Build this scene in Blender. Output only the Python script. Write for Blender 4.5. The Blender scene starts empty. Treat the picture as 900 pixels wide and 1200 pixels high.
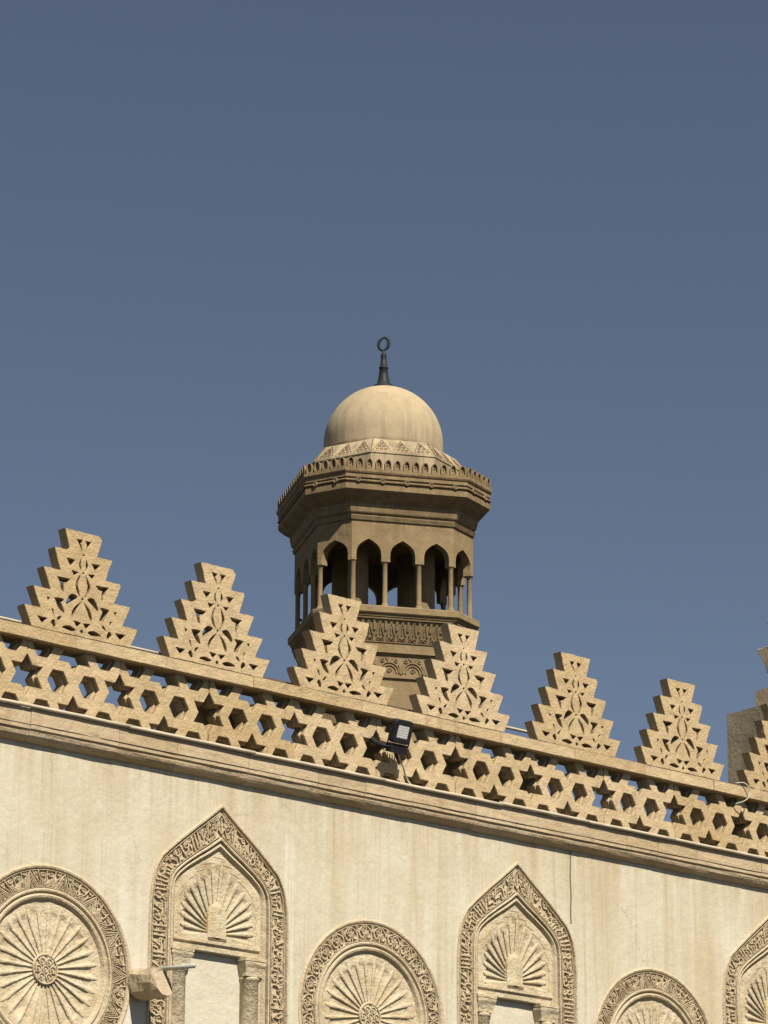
import bpy, math, random
import numpy as np
import mathutils.geometry as mgeo
from mathutils import Vector, Matrix, noise
R = math.radians
random.seed(7)
scene = bpy.context.scene
COL = scene.collection

# ------------------------------------------------------------------ camera
YAW, PITCH, ROLL = R(41.74225), R(17.63585), R(0.18257)
CAM = Vector((-16.28015, -22.0, 1.6))
fwd = Vector((math.sin(YAW)*math.cos(PITCH), math.cos(YAW)*math.cos(PITCH), math.sin(PITCH)))
rgt = Vector((math.cos(YAW), -math.sin(YAW), 0))
upv = rgt.cross(fwd)
r2 = rgt*math.cos(ROLL) + upv*math.sin(ROLL)
u2 = upv*math.cos(ROLL) - rgt*math.sin(ROLL)
cd = bpy.data.cameras.new('camera'); cam = bpy.data.objects.new('camera', cd); COL.objects.link(cam)
cd.sensor_fit = 'VERTICAL'; cd.sensor_height = 36.0; cd.sensor_width = 27.0; cd.lens = 120.0
cd.clip_start = 0.1; cd.clip_end = 5000
m3 = Matrix((r2, u2, -fwd)).transposed()
cam.matrix_world = Matrix.Translation(CAM) @ m3.to_4x4()
scene.camera = cam

# ------------------------------------------------------------------ light
SUN_EL, SUN_A = R(52), R(13)            # height; angle left of the wall's outward normal (-y)
sdir = Vector((-math.sin(SUN_A)*math.cos(SUN_EL), -math.cos(SUN_A)*math.cos(SUN_EL), math.sin(SUN_EL)))
w = bpy.data.worlds.new('World'); scene.world = w; w.use_nodes = True
nt = w.node_tree; nt.nodes.clear()
sky = nt.nodes.new('ShaderNodeTexSky'); sky.sky_type = 'NISHITA'; sky.sun_disc = False
sky.sun_elevation = SUN_EL
sky.sun_rotation = math.atan2(sdir.x, sdir.y)
sky.altitude = 0; sky.air_density = 0.72; sky.dust_density = 0.05; sky.ozone_density = 2.0
hs = nt.nodes.new('ShaderNodeHueSaturation'); hs.inputs['Saturation'].default_value = 0.78
bg = nt.nodes.new('ShaderNodeBackground'); bg.inputs[1].default_value = 0.05
ow = nt.nodes.new('ShaderNodeOutputWorld')
nt.links.new(sky.outputs[0], hs.inputs['Color']); nt.links.new(hs.outputs[0], bg.inputs[0]); nt.links.new(bg.outputs[0], ow.inputs[0])
sl = bpy.data.lights.new('sun', 'SUN'); sl.energy = 5.0; sl.angle = R(0.5); sl.color = (1.0, 0.93, 0.82)
so = bpy.data.objects.new('sun', sl); COL.objects.link(so)
so.rotation_euler = sdir.to_track_quat('Z', 'Y').to_euler(); so.location = (0, -30, 40)
vs = scene.view_settings
vs.view_transform = 'Standard'; vs.look = 'None'; vs.gamma = 1.0; vs.use_curve_mapping = False; vs.exposure = 0.40
scene.cycles.diffuse_bounces = 1

# ------------------------------------------------------------------ materials
def mat(name, c1, c2, c3=None, scale=3.0, stretch=1.0, bump=0.3, bscale=60.0, rough=0.9, streak=None, pits=0.0, detail=8, rnd=0.0, grime=None, bounce_cut=None, cracks=None, runs=None):
    m = bpy.data.materials.new(name); m.use_nodes = True
    n = m.node_tree.nodes; l = m.node_tree.links
    p = n['Principled BSDF']; p.inputs['Roughness'].default_value = rough
    p.inputs['Specular IOR Level'].default_value = 0.15
    g = n.new('ShaderNodeNewGeometry')
    mp = n.new('ShaderNodeMapping'); mp.inputs['Scale'].default_value = (1, 1, stretch)
    l.new(g.outputs['Position'], mp.inputs['Vector'])
    def nz(s, d=detail, r=0.6, vec=mp):
        t = n.new('ShaderNodeTexNoise'); t.inputs['Scale'].default_value = s; t.inputs['Detail'].default_value = d
        t.inputs['Roughness'].default_value = r; l.new(vec.outputs[0], t.inputs['Vector']); return t
    def ramp(src, a, b, ca=0.0, cb=1.0):
        r = n.new('ShaderNodeMapRange'); r.inputs['From Min'].default_value = a; r.inputs['From Max'].default_value = b
        r.inputs['To Min'].default_value = ca; r.inputs['To Max'].default_value = cb
        l.new(src, r.inputs['Value']); return r.outputs[0]
    def mix(fac, a, b, mode='MIX'):
        x = n.new('ShaderNodeMix'); x.data_type = 'RGBA'; x.blend_type = mode
        if isinstance(fac, float): x.inputs[0].default_value = fac
        else: l.new(fac, x.inputs[0])
        for i, v in ((6, a), (7, b)):
            if isinstance(v, tuple): x.inputs[i].default_value = (*v, 1)
            else: l.new(v, x.inputs[i])
        return x.outputs[2]
    col = mix(ramp(nz(scale).outputs[0], 0.35, 0.65), c1, c2)
    if c3: col = mix(ramp(nz(scale*4.3, 10, 0.7).outputs[0], 0.52, 0.72, 0, 0.7), col, c3)
    # fine grain
    gr = nz(bscale*1.7, 3, 0.7)
    col = mix(ramp(gr.outputs[0], 0.3, 0.7, 0.0, 0.30), col, tuple(0.62*v for v in c1))
    if streak:
        for (sx, sz, lo, hi, amt, sc) in streak:
            ms = n.new('ShaderNodeMapping'); ms.inputs['Scale'].default_value = (sx, sx, sz)
            l.new(g.outputs['Position'], ms.inputs['Vector'])
            mk = n.new('ShaderNodeMath'); mk.operation = 'MULTIPLY'
            l.new(ramp(nz(1.0, 6, 0.6, ms).outputs[0], lo, hi, 0, amt), mk.inputs[0])
            l.new(ramp(nz(0.45+0.02*sx, 3, 0.5).outputs[0], 0.38, 0.56, 0.08, 1.0), mk.inputs[1])
            col = mix(mk.outputs[0], col, sc)
    if grime:
        col = mix(ramp(nz(grime[0], 9, 0.75).outputs[0], grime[1], grime[2], 0, grime[3]), col, grime[4])
    if cracks:
        cs, cth, camt, ccol = cracks
        dn = nz(cs*2.2, 5, 0.6); ad = n.new('ShaderNodeVectorMath'); ad.operation = 'MULTIPLY_ADD'
        l.new(dn.outputs['Color'], ad.inputs[0]); ad.inputs[1].default_value = (0.55/cs, 0.55/cs, 0.55/cs); l.new(g.outputs['Position'], ad.inputs[2])
        vo = n.new('ShaderNodeTexVoronoi'); vo.feature = 'DISTANCE_TO_EDGE'; vo.inputs['Scale'].default_value = cs; l.new(ad.outputs[0], vo.inputs['Vector'])
        cm_ = n.new('ShaderNodeMath'); cm_.operation = 'MULTIPLY'
        l.new(ramp(vo.outputs['Distance'], 0.0, cth, camt, 0.0), cm_.inputs[0]); l.new(ramp(nz(cs*0.8, 2, 0.5).outputs[0], 0.5, 0.62), cm_.inputs[1])
        col = mix(cm_.outputs[0], col, ccol)
    if runs:
        ztop, zlow, ramt, rcol = runs[:4]; rsc = runs[4] if len(runs) > 4 else 9.0
        sp_ = n.new('ShaderNodeSeparateXYZ'); l.new(g.outputs['Position'], sp_.inputs[0])
        ms = n.new('ShaderNodeMapping'); ms.inputs['Scale'].default_value = (rsc, rsc, 0.12); l.new(g.outputs['Position'], ms.inputs['Vector'])
        le = n.new('ShaderNodeMapping'); le.inputs['Scale'].default_value = (3.0, 3.0, 0.0); l.new(g.outputs['Position'], le.inputs['Vector'])
        ln = ramp(nz(1.0, 3, 0.5, le).outputs[0], 0.35, 0.65, 0.15, 1.0)       # each run its own length
        dz_ = n.new('ShaderNodeMath'); dz_.operation = 'SUBTRACT'; 
        if zlow > 0: dz_.inputs[0].default_value = ztop; l.new(sp_.outputs['Z'], dz_.inputs[1])
        else: dz_.inputs[1].default_value = ztop; l.new(sp_.outputs['Z'], dz_.inputs[0]); zlow = -zlow
        dv = n.new('ShaderNodeMath'); dv.operation = 'DIVIDE'; l.new(dz_.outputs[0], dv.inputs[0]); l.new(ln, dv.inputs[1])
        fd = ramp(dv.outputs[0], 0.0, zlow, 1.0, 0.0)
        mm = n.new('ShaderNodeMath'); mm.operation = 'MULTIPLY'; l.new(fd, mm.inputs[0]); l.new(ramp(nz(1.0, 6, 0.65, ms).outputs[0], 0.42, 0.60, 0, ramt), mm.inputs[1])
        col = mix(mm.outputs[0], col, rcol)
    if bounce_cut:  # upward faces painted dark to cut bounced light and deepen nearby shade
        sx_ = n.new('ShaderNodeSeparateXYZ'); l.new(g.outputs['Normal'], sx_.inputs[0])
        col = mix(ramp(sx_.outputs['Z'], 0.45, 0.75, 0, 0.92), col, bounce_cut)
    if rnd:
        oi = n.new('ShaderNodeObjectInfo')
        hv = n.new('ShaderNodeHueSaturation'); l.new(col, hv.inputs['Color'])
        l.new(ramp(oi.outputs['Random'], 0, 1, 1-rnd, 1+rnd), hv.inputs['Value'])
        l.new(ramp(oi.outputs['Random'], 1, 0, 0.95, 1.06), hv.inputs['Saturation']); col = hv.outputs[0]
    l.new(col, p.inputs['Base Color'])
    b1 = n.new('ShaderNodeBump'); b1.inputs['Strength'].default_value = bump; b1.inputs['Distance'].default_value = 0.02
    hb = nz(bscale, 6, 0.65); l.new(hb.outputs[0], b1.inputs['Height'])
    b2 = n.new('ShaderNodeBump'); b2.inputs['Strength'].default_value = bump; b2.inputs['Distance'].default_value = 0.05
    l.new(nz(bscale/7, 4, 0.6).outputs[0], b2.inputs['Height']); l.new(b2.outputs[0], b1.inputs['Normal'])
    last = b1
    if pits:
        v = n.new('ShaderNodeTexVoronoi'); v.inputs['Scale'].default_value = 38; l.new(mp.outputs[0], v.inputs['Vector'])
        b3 = n.new('ShaderNodeBump'); b3.inputs['Strength'].default_value = pits; b3.inputs['Distance'].default_value = 0.02
        l.new(ramp(v.outputs['Distance'], 0.0, 0.25), b3.inputs['Height']); l.new(b1.outputs[0], b3.inputs['Normal']); last = b3
    l.new(last.outputs[0], p.inputs['Normal'])
    return m

M = {}
M['plaster'] = mat('plaster', (0.645, 0.583, 0.437), (0.595, 0.525, 0.375), (0.675, 0.62, 0.485), scale=1.1, bump=0.25, bscale=20,
    streak=[(2.2, 0.14, 0.48, 0.64, 0.8, (0.49, 0.395, 0.24)), (16.0, 0.35, 0.55, 0.68, 0.55, (0.42, 0.335, 0.20)), (6.0, 0.2, 0.50, 0.66, 0.75, (0.71, 0.67, 0.56)), (40.0, 0.6, 0.58, 0.68, 0.45, (0.38, 0.30, 0.18))],
    grime=(7.0, 0.54, 0.74, 0.45, (0.47, 0.375, 0.225)), cracks=(1.3, 0.010, 0.55, (0.30, 0.235, 0.145)), runs=(8.22, 0.9, 0.65, (0.44, 0.345, 0.20)))
M['stone'] = mat('stone', (0.583, 0.440, 0.252), (0.498, 0.366, 0.201), (0.663, 0.519, 0.319), scale=4, bump=0.45, bscale=55, pits=0.25, rnd=0.07, bounce_cut=(0.107, 0.085, 0.057),
    streak=[(11.0, 1.4, 0.52, 0.70, 0.6, (0.332, 0.244, 0.139)), (4.0, 0.9, 0.54, 0.70, 0.5, (0.385, 0.281, 0.154))], grime=(9.0, 0.60, 0.78, 0.55, (0.310, 0.228, 0.134)))
M['cornice'] = mat('cornice_stone', (0.543, 0.423, 0.265), (0.478, 0.360, 0.213), (0.598, 0.495, 0.339), scale=3.0, bump=0.4, bscale=40, pits=0.15, rnd=0.08, bounce_cut=(0.147, 0.117, 0.078),
    streak=[(9.0, 1.2, 0.54, 0.70, 0.5, (0.331, 0.243, 0.144))], grime=(7.0, 0.60, 0.78, 0.4, (0.350, 0.252, 0.148)))
M['carved'] = mat('carved_stucco', (0.605, 0.506, 0.340), (0.518, 0.410, 0.253), (0.665, 0.594, 0.436), scale=4, bump=0.5, bscale=45,
    grime=(8.0, 0.54, 0.74, 0.6, (0.380, 0.271, 0.148)))
M['shell'] = mat('shell_stucco', (0.669, 0.568, 0.387), (0.581, 0.475, 0.299), (0.722, 0.642, 0.475), scale=6, bump=0.6, bscale=38,
    grime=(5.0, 0.48, 0.68, 0.75, (0.422, 0.308, 0.158)))
M['band'] = mat('band_stucco', (0.64, 0.52, 0.34), (0.55, 0.43, 0.265), (0.72, 0.61, 0.43), scale=6, bump=0.6, bscale=50,
    grime=(14.0, 0.52, 0.74, 0.55, (0.30, 0.20, 0.11)))
M['niche_back'] = mat('niche_plaster', (0.66, 0.60, 0.465), (0.62, 0.55, 0.41), (0.69, 0.64, 0.51), scale=2.5, bump=0.3, bscale=22, grime=(5.0, 0.52, 0.74, 0.45, (0.52, 0.43, 0.28)))
M['minaret'] = mat('minaret_stone', (0.324, 0.237, 0.126), (0.275, 0.196, 0.103), (0.369, 0.281, 0.160), scale=1.6, bump=0.5, bscale=22, bounce_cut=(0.073, 0.056, 0.033),
    streak=[(3.0, 0.5, 0.56, 0.74, 0.4, (0.226, 0.153, 0.073))], grime=(2.2, 0.44, 0.64, 0.65, (0.203, 0.139, 0.073)), runs=(27.72, 1.0, 0.7, (0.186, 0.131, 0.067), 5.0), cracks=(1.1, 0.012, 0.6, (0.130, 0.090, 0.050)))
M['dome'] = mat('dome_plaster', (0.491, 0.389, 0.243), (0.437, 0.340, 0.209), (0.535, 0.436, 0.289), scale=0.9, bump=0.2, bscale=12,
    streak=[(1.3, 0.45, 0.46, 0.70, 0.6, (0.374, 0.293, 0.179)), (5.0, 0.5, 0.54, 0.72, 0.45, (0.321, 0.249, 0.153))], grime=(1.6, 0.52, 0.72, 0.45, (0.339, 0.262, 0.161)), cracks=(0.9, 0.010, 0.5, (0.233, 0.179, 0.109)), runs=(29.9, -2.6, 1.0, (0.262, 0.209, 0.134), 2.2))
M['pier'] = mat('pier_stone', (0.47, 0.375, 0.24), (0.39, 0.305, 0.19), (0.53, 0.44, 0.30), scale=2.5, bump=0.22, bscale=30, grime=(3.0, 0.5, 0.72, 0.5, (0.27, 0.205, 0.13)), streak=[(5.0, 0.6, 0.5, 0.68, 0.5, (0.25, 0.19, 0.12))])
M['spout'] = mat('spout_stone', (0.50, 0.40, 0.265), (0.42, 0.33, 0.21), (0.66, 0.60, 0.48), scale=7, bump=0.6, bscale=30)
M['paint'] = mat('pale_painted_metal', (0.60, 0.52, 0.38), (0.50, 0.42, 0.29), scale=5, bump=0.1, bscale=40, rough=0.5)
M['wood'] = mat('dark_timber', (0.12, 0.085, 0.055), (0.08, 0.055, 0.04), scale=9, bump=0.3)
M['bronze'] = mat('weathered_bronze', (0.030, 0.036, 0.034), (0.020, 0.024, 0.024), (0.06, 0.065, 0.05), scale=8, bump=0.2, rough=0.5)
M['housing'] = mat('floodlight_housing', (0.030, 0.031, 0.034), (0.022, 0.023, 0.026), (0.05, 0.05, 0.05), scale=12, bump=0.1, rough=0.55)
M['led'] = mat('led_panel', (0.66, 0.66, 0.60), (0.60, 0.60, 0.55), scale=60, bump=0.1, rough=0.3)
M['ledcell'] = mat('led_cell', (0.84, 0.84, 0.78), (0.80, 0.80, 0.74), scale=60, bump=0.05, rough=0.3)
M['cable'] = mat('pale_cable', (0.62, 0.57, 0.47), (0.54, 0.49, 0.40), scale=20, bump=0.05, rough=0.6)
M['darkcable'] = mat('dark_cable', (0.045, 0.04, 0.035), (0.03, 0.03, 0.03), scale=20, bump=0.05, rough=0.6)
M['rod'] = mat('grey_pipe_paint', (0.50, 0.50, 0.44), (0.44, 0.44, 0.38), scale=15, bump=0.1, rough=0.5)
M['joint_shade'] = mat('dark_joint_and_shade', (0.22, 0.17, 0.11), (0.15, 0.115, 0.075), scale=15, bump=0.2)
M['roofing'] = mat('roof_felt', (0.055, 0.05, 0.043), (0.04, 0.037, 0.032), scale=3, bump=0.2)
M['paving'] = mat('courtyard_paving', (0.05, 0.044, 0.035), (0.042, 0.037, 0.03), scale=0.6, bump=0.1, bscale=8)

# ------------------------------------------------------------------ mesh helpers
class MB:
    def __init__(s): s.v = []; s.f = []
    def add(s, vs, fs):
        o = len(s.v); s.v += [tuple(a) for a in vs]; s.f += [tuple(i+o for i in f) for f in fs]
    def box(s, x0, x1, y0, y1, z0, z1):
        s.add([(x0,y0,z0),(x1,y0,z0),(x1,y1,z0),(x0,y1,z0),(x0,y0,z1),(x1,y0,z1),(x1,y1,z1),(x0,y1,z1)],
              [(0,3,2,1),(4,5,6,7),(0,1,5,4),(1,2,6,5),(2,3,7,6),(3,0,4,7)])
    def rings(s, rings, closed=True, cap=(False, False)):
        n = len(rings[0]); vs = [p for r in rings for p in r]; fs = []
        for i in range(len(rings)-1):
            for j in range(n if closed else n-1):
                k = (j+1) % n
                fs.append((i*n+j, i*n+k, (i+1)*n+k, (i+1)*n+j))
        if cap[0]: fs.append(tuple(range(n))[::-1])
        if cap[1]: fs.append(tuple((len(rings)-1)*n+j for j in range(n)))
        s.add(vs, fs)
    def lathe_z(s, prof, seg=24, cx=0, cy=0, cap=(True, True)):
        s.rings([[(cx+r*math.cos(2*math.pi*j/seg), cy+r*math.sin(2*math.pi*j/seg), z) for j in range(seg)] for r, z in prof], True, cap)
    def lathe_y(s, prof, seg=64, cx=0, cz=0, cap=(False, False)):      # prof: (r, y)
        s.rings([[(cx+r*math.cos(2*math.pi*j/seg), y, cz-r*math.sin(2*math.pi*j/seg)) for j in range(seg)] for r, y in prof], True, cap)
    def tube(s, pts, r, seg=8, cap=True):
        pts = [Vector(p) for p in pts]; rings = []
        prev = None
        for i, p in enumerate(pts):
            d = (pts[min(i+1, len(pts)-1)] - pts[max(i-1, 0)]).normalized()
            a = d.orthogonal().normalized() if prev is None else (prev - d*prev.dot(d)).normalized()
            prev = a; b = d.cross(a)
            rr = r[i] if isinstance(r, (list, tuple)) else r
            rings.append([tuple(p + a*(rr*math.cos(2*math.pi*j/seg)) + b*(rr*math.sin(2*math.pi*j/seg))) for j in range(seg)])
        s.rings(rings, True, (cap, cap))
    def ribbon(s, pts, wd, y0, y1, fn=None, taper=None):
        """flat carved stroke on the xz plane: polyline of (x,z), its ground at y0 and its face at y1 (towards -y)"""
        n = len(pts); L = []; Rr = []
        for i in range(n):
            a = pts[max(i-1, 0)]; b = pts[min(i+1, n-1)]
            dx, dz = b[0]-a[0], b[1]-a[1]; q = math.hypot(dx, dz) or 1
            ww = wd*(taper[i] if taper else 1)/2
            L.append((pts[i][0]-dz/q*ww, pts[i][1]+dx/q*ww)); Rr.append((pts[i][0]+dz/q*ww, pts[i][1]-dx/q*ww))
        vs = []; fs = []
        t = fn or (lambda x, z: (x, z))
        for i in range(n):
            k = 0.72
            mx, mz = pts[i]
            for (p, y) in ((L[i], y0), ((mx+(L[i][0]-mx)*k, mz+(L[i][1]-mz)*k), y1), ((mx+(Rr[i][0]-mx)*k, mz+(Rr[i][1]-mz)*k), y1), (Rr[i], y0)):
                X, Z = t(*p); vs.append((X, y, Z))
        for i in range(n-1):
            for j in range(3): fs.append((i*4+j, i*4+j+1, i*4+j+5, i*4+j+4))
        fs.append((3, 2, 1, 0)); e = (n-1)*4; fs.append((e, e+1, e+2, e+3))
        s.add(vs, fs)
    def mesh(s, name, smooth=False):
        me = bpy.data.meshes.new(name); me.from_pydata(s.v, [], s.f); me.validate()
        fix_normals(me)
        if smooth: me.shade_smooth()
        return me
    def build(s, name, m, parent=None, smooth=False, **kw):
        return link(name, s.mesh(name, smooth), m, parent, **kw)

import bmesh
def fix_normals(me):
    bm = bmesh.new(); bm.from_mesh(me); bmesh.ops.recalc_face_normals(bm, faces=bm.faces); bm.to_mesh(me); bm.free()

def link(name, me, m, parent=None, loc=None, rot=None, kind=None):
    o = bpy.data.objects.new(name, me)
    if m is not None and not me.materials: me.materials.append(M[m] if isinstance(m, str) else m)
    COL.objects.link(o); o.parent = parent
    if loc: o.location = loc
    if rot: o.rotation_euler = rot
    if kind: o['kind'] = kind
    return o
def empty(name, loc=(0,0,0)):
    o = bpy.data.objects.new(name, None); o.empty_display_size = 0.3; COL.objects.link(o); o.location = loc; return o
def tag(o, label, cat, group=None):
    o['label'] = label; o['category'] = cat
    if group: o['group'] = group
    return o
def struct(o): o['kind'] = 'structure'; return o

def plate(name, loops, y0, y1, bev=0.0):
    """loops of (x,z): the first the outline, the others holes; a slab from y0 (front) to y1 with eased front edges"""
    pts = []; edges = []; outs = []; base = 0; fixed = []
    for li, lp in enumerate(loops):
        ar = sum(p[0]*q[1]-q[0]*p[1] for p, q in zip(lp, lp[1:]+lp[:1]))
        if (ar > 0) != (li == 0): lp = lp[::-1]          # outline one way round, holes the other: solid on the left
        fixed.append(lp); n = len(lp)
        for i in range(n):
            p0, p1, p2 = lp[i-1], lp[i], lp[(i+1) % n]
            if bev:
                d1 = Vector((p1[0]-p0[0], p1[1]-p0[1])); d2 = Vector((p2[0]-p1[0], p2[1]-p1[1]))
                d1.normalize(); d2.normalize(); n1 = Vector((-d1.y, d1.x)); n2 = Vector((-d2.y, d2.x)); m = n1+n2
                k = m.length
                off = m*(bev*min(1/max(k*k/2, 1e-3), 1.6)) if k > 1e-3 else n1*bev
                pts.append(Vector((p1[0]+off.x, p1[1]+off.y)))
            else: pts.append(Vector(p1))
            edges.append((base+i, base+(i+1) % n))
        base += n
    vc, ec, fc, ov, oe, of = mgeo.delaunay_2d_cdt(pts, edges, [], 0, 1e-6)
    V = np.array([(v[0], v[1]) for v in vc]); F = np.array(fc)
    C = V[F].mean(axis=1); inside = np.zeros(len(C), bool); o = 0
    for lp in fixed:
        L = np.array([tuple(p) for p in pts[o:o+len(lp)]]); o += len(lp)
        for i in range(len(L)):
            xa, za = L[i-1]; xb, zb = L[i]
            if za == zb: continue
            c = ((za > C[:, 1]) != (zb > C[:, 1])) & (C[:, 0] < (xb-xa)*(C[:, 1]-za)/(zb-za)+xa)
            inside ^= c
    F = F[inside]
    mb = MB()
    mb.add([(v[0], y0, v[1]) for v in V], [tuple(int(q) for q in f) for f in F])
    if not bev:
        mb.add([(v[0], y1, v[1]) for v in V], [tuple(int(q) for q in f)[::-1] for f in F])
    o = 0
    vb = [tuple(p) for lp in fixed for p in lp]
    if bev:
        V2 = V.copy()
        mb.add([(v[0], y1, v[1]) for v in V2], [tuple(int(q) for q in f)[::-1] for f in F])
    for lp in fixed:
        n = len(lp)
        fr = [(pts[o+i][0], y0, pts[o+i][1]) for i in range(n)]
        rings = [fr]
        if bev:
            rings.append([(p[0], y0+bev, p[1]) for p in lp]); rings.append([(p[0], y1-bev, p[1]) for p in lp])
            rings.append([(pts[o+i][0], y1, pts[o+i][1]) for i in range(n)])
        else: rings.append([(p[0], y1, p[1]) for p in lp])
        mb.rings(rings, True); o += n
    me = bpy.data.meshes.new(name); me.from_pydata(mb.v, [], mb.f)
    bm = bmesh.new(); bm.from_mesh(me); bmesh.ops.remove_doubles(bm, verts=bm.verts, dist=1e-5)
    bmesh.ops.recalc_face_normals(bm, faces=bm.faces); bm.to_mesh(me); bm.free()
    return me
def join_meshes(name, mes):
    mb = MB()
    for me in mes:
        mb.add([tuple(v.co) for v in me.vertices], [tuple(p.vertices) for p in me.polygons])
    me = bpy.data.meshes.new(name); me.from_pydata(mb.v, [], mb.f); me.update(); return me

def densify(loop, step, jit, rng, closed=True):
    out = []
    n = len(loop)
    for i in range(n if closed else n-1):
        a = loop[i]; b = loop[(i+1) % n]
        L = math.hypot(b[0]-a[0], b[1]-a[1]); k = max(1, int(L/step))
        for j in range(k):
            t = j/k; jj = jit if j else jit*0.7
            out.append((a[0]+(b[0]-a[0])*t + rng.uniform(-jj, jj), a[1]+(b[1]-a[1])*t + rng.uniform(-jj, jj)))
    if not closed: out.append(loop[-1])
    return out
def smooth_line(pts, k=4):
    out = []
    n = len(pts)
    for i in range(n-1):
        p0 = pts[max(i-1, 0)]; p1 = pts[i]; p2 = pts[i+1]; p3 = pts[min(i+2, n-1)]
        for j in range(k):
            t = j/k
            out.append(tuple(0.5*((2*p1[d]) + (-p0[d]+p2[d])*t + (2*p0[d]-5*p1[d]+4*p2[d]-p3[d])*t*t + (-p0[d]+3*p1[d]-3*p2[d]+p3[d])*t**3) for d in range(len(p1))))
    out.append(tuple(pts[-1])); return out

# ------------------------------------------------------------------ setting: ground
Z0 = 9.17335            # top of the parapet's coping
YW = 0.08               # face of the plastered wall
g = MB(); g.add([(-1500,-1500,0),(1500,-1500,0),(1500,1500,0),(-1500,1500,0)], [(0,1,2,3)])
struct(g.build('ground', 'paving'))

# ------------------------------------------------------------------ courtyard wall
PER = 3.468
ROUND = [-0.178, 3.305, 6.845, 10.36]; HUBZ = 6.395; RR = 0.835
NICHE = [1.588, 5.062, 8.53, -1.89]
O_ = [(.727,-3.35),(.727,-2.15),(.713,-1.97),(.68,-1.82),(.615,-1.70),(.495,-1.595),(.338,-1.468),(.165,-1.336),(0,-1.205)]
I_ = [(.55,-3.35),(.55,-2.15),(.545,-1.97),(.522,-1.862),(.47,-1.783),(.38,-1.708),(.26,-1.625),(.128,-1.54),(0,-1.45)]
def half(lam): return [(o[0]+(i[0]-o[0])*lam if o[0] else 0.0, o[1]+(i[1]-o[1])*lam) for o, i in zip(O_, I_)]
def keel(lam):
    h = half(lam)
    a = [h[0]] + smooth_line(h[1:5], 4)[:-1] + h[4:]
    bottom = -3.35
    a[0] = (a[0][0], bottom)
    left = [(-x, z) for x, z in a]
    return left[:-1] + [a[-1]] + a[:-1][::-1]
wall = empty('courtyard_wall', (3.5, YW, 0))
tag(wall, 'cream plastered mosque wall with round medallions and keel-arched niches below the cornice', 'wall')
WX0, WX1 = -14.0, 24.0
wt = Z0 - 0.965
loops = [[(WX0, 0.01), (WX1, 0.01), (WX1, wt), (WX0, wt)]]
for cx in ROUND: loops.append([(cx+RR*math.cos(2*math.pi*j/96), HUBZ+RR*math.sin(2*math.pi*j/96)) for j in range(96)])
for cx in NICHE: loops.append([(cx+x, Z0+z) for x, z in keel(-0.17)])
def P(o, parent): # keep world place under an offset empty
    o.parent = parent; o.matrix_parent_inverse = Matrix.Translation(-parent.location); return o
P(link('plaster_face', plate('plaster_face', loops, YW, 0.55), 'plaster'), wall)
jm = MB(); jp = [(5.749+0.004*math.sin(i*1.3), Z0-0.97-0.68*i/10) for i in range(11)]
jm.ribbon(jp, 0.018, YW+0.001, YW-0.003)
P(jm.build('expansion_joint', 'joint_shade'), wall)

# cornice of moulded blocks
prof = [(.30,-.700),(-.016,-.700),(-.020,-.706),(-.020,-.770),(-.0195,-.800),(-.019,-.832),(-.012,-.836),(-.012,-.868),(-.002,-.873),(.004,-.880),(.002,-.886),(.004,-.898),(.012,-.918),(.026,-.936),(.038,-.946),(.054,-.956),(.066,-.966),(.085,-.9665),(.30,-.9665)]
rng = random.Random(3)
x = -6.0
while x < 16:
    Ls = rng.choice([0.42, 0.55, 0.62, 0.78, 0.9])
    mb = MB(); gap = 0.0018
    dy, dz = rng.uniform(-.003, .003), rng.uniform(-.002, .002)
    xs = [x+gap]; k = max(2, int(Ls/0.12))
    xs = [x+gap+(Ls-2*gap)*i/k for i in range(k+1)]
    rs = []
    for xx in xs:
        ring = []
        for i, (yy, zz) in enumerate(prof):
            e = noise.noise(Vector((xx*3.1, zz*14, i*0.7)))*0.0035 if 0 < i < len(prof)-2 else 0
            chip = 0.007*max(0, noise.noise(Vector((xx*7.0+3, i*1.9, 5.5)))-0.35) if 0 < i < len(prof)-2 else 0
            ring.append((xx, yy+dy+e+chip, Z0+zz+dz+e*0.6))
        rs.append(ring)
    mb.rings(rs, True, (True, True))
    P(mb.build('cornice_block', 'cornice'), wall)
    x += Ls

# ---- roundels
def sector_tile(mb, fn_edge_lo, fn_edge_hi, r0, r1, dish, depth, endw, nr=14, nt=8, c=(0,0), rim=0.004):
    """one concave flute between two rays, rounded at its outer end; returns verts (x, y, z)"""
    rows = []
    for i in range(nr+1):
        s = i/nr; r = r0 + (r1-r0)*s
        a0 = fn_edge_lo(s); a1 = fn_edge_hi(s); row = []
        for j in range(nt+1):
            t = -1 + 2*j/nt; a = a0 + (a1-a0)*(j/nt)
            wid = abs(a1-a0)*r/2
            # distance to the rounded end
            er = r1 - endw - wid*0.9
            lim = 0.86
            if r > er:
                q = min(1.0, (r-er)/max(wid*0.9, 1e-4)); lim *= math.sqrt(max(0.0, 1-q*q))
            if abs(t) < lim and lim > 0.05:
                d = depth*(1-(t/lim)**2)**0.5*(0.35+0.65*s)
            else: d = -rim*max(0.0, 1-max(0.0, (r-(r1-endw*.45))/(endw*.45)))
            row.append((c[0]+r*math.cos(a), dish(s)+d, c[1]+r*math.sin(a)))
        rows.append(row)
    mb.rings(rows, False)

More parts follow.
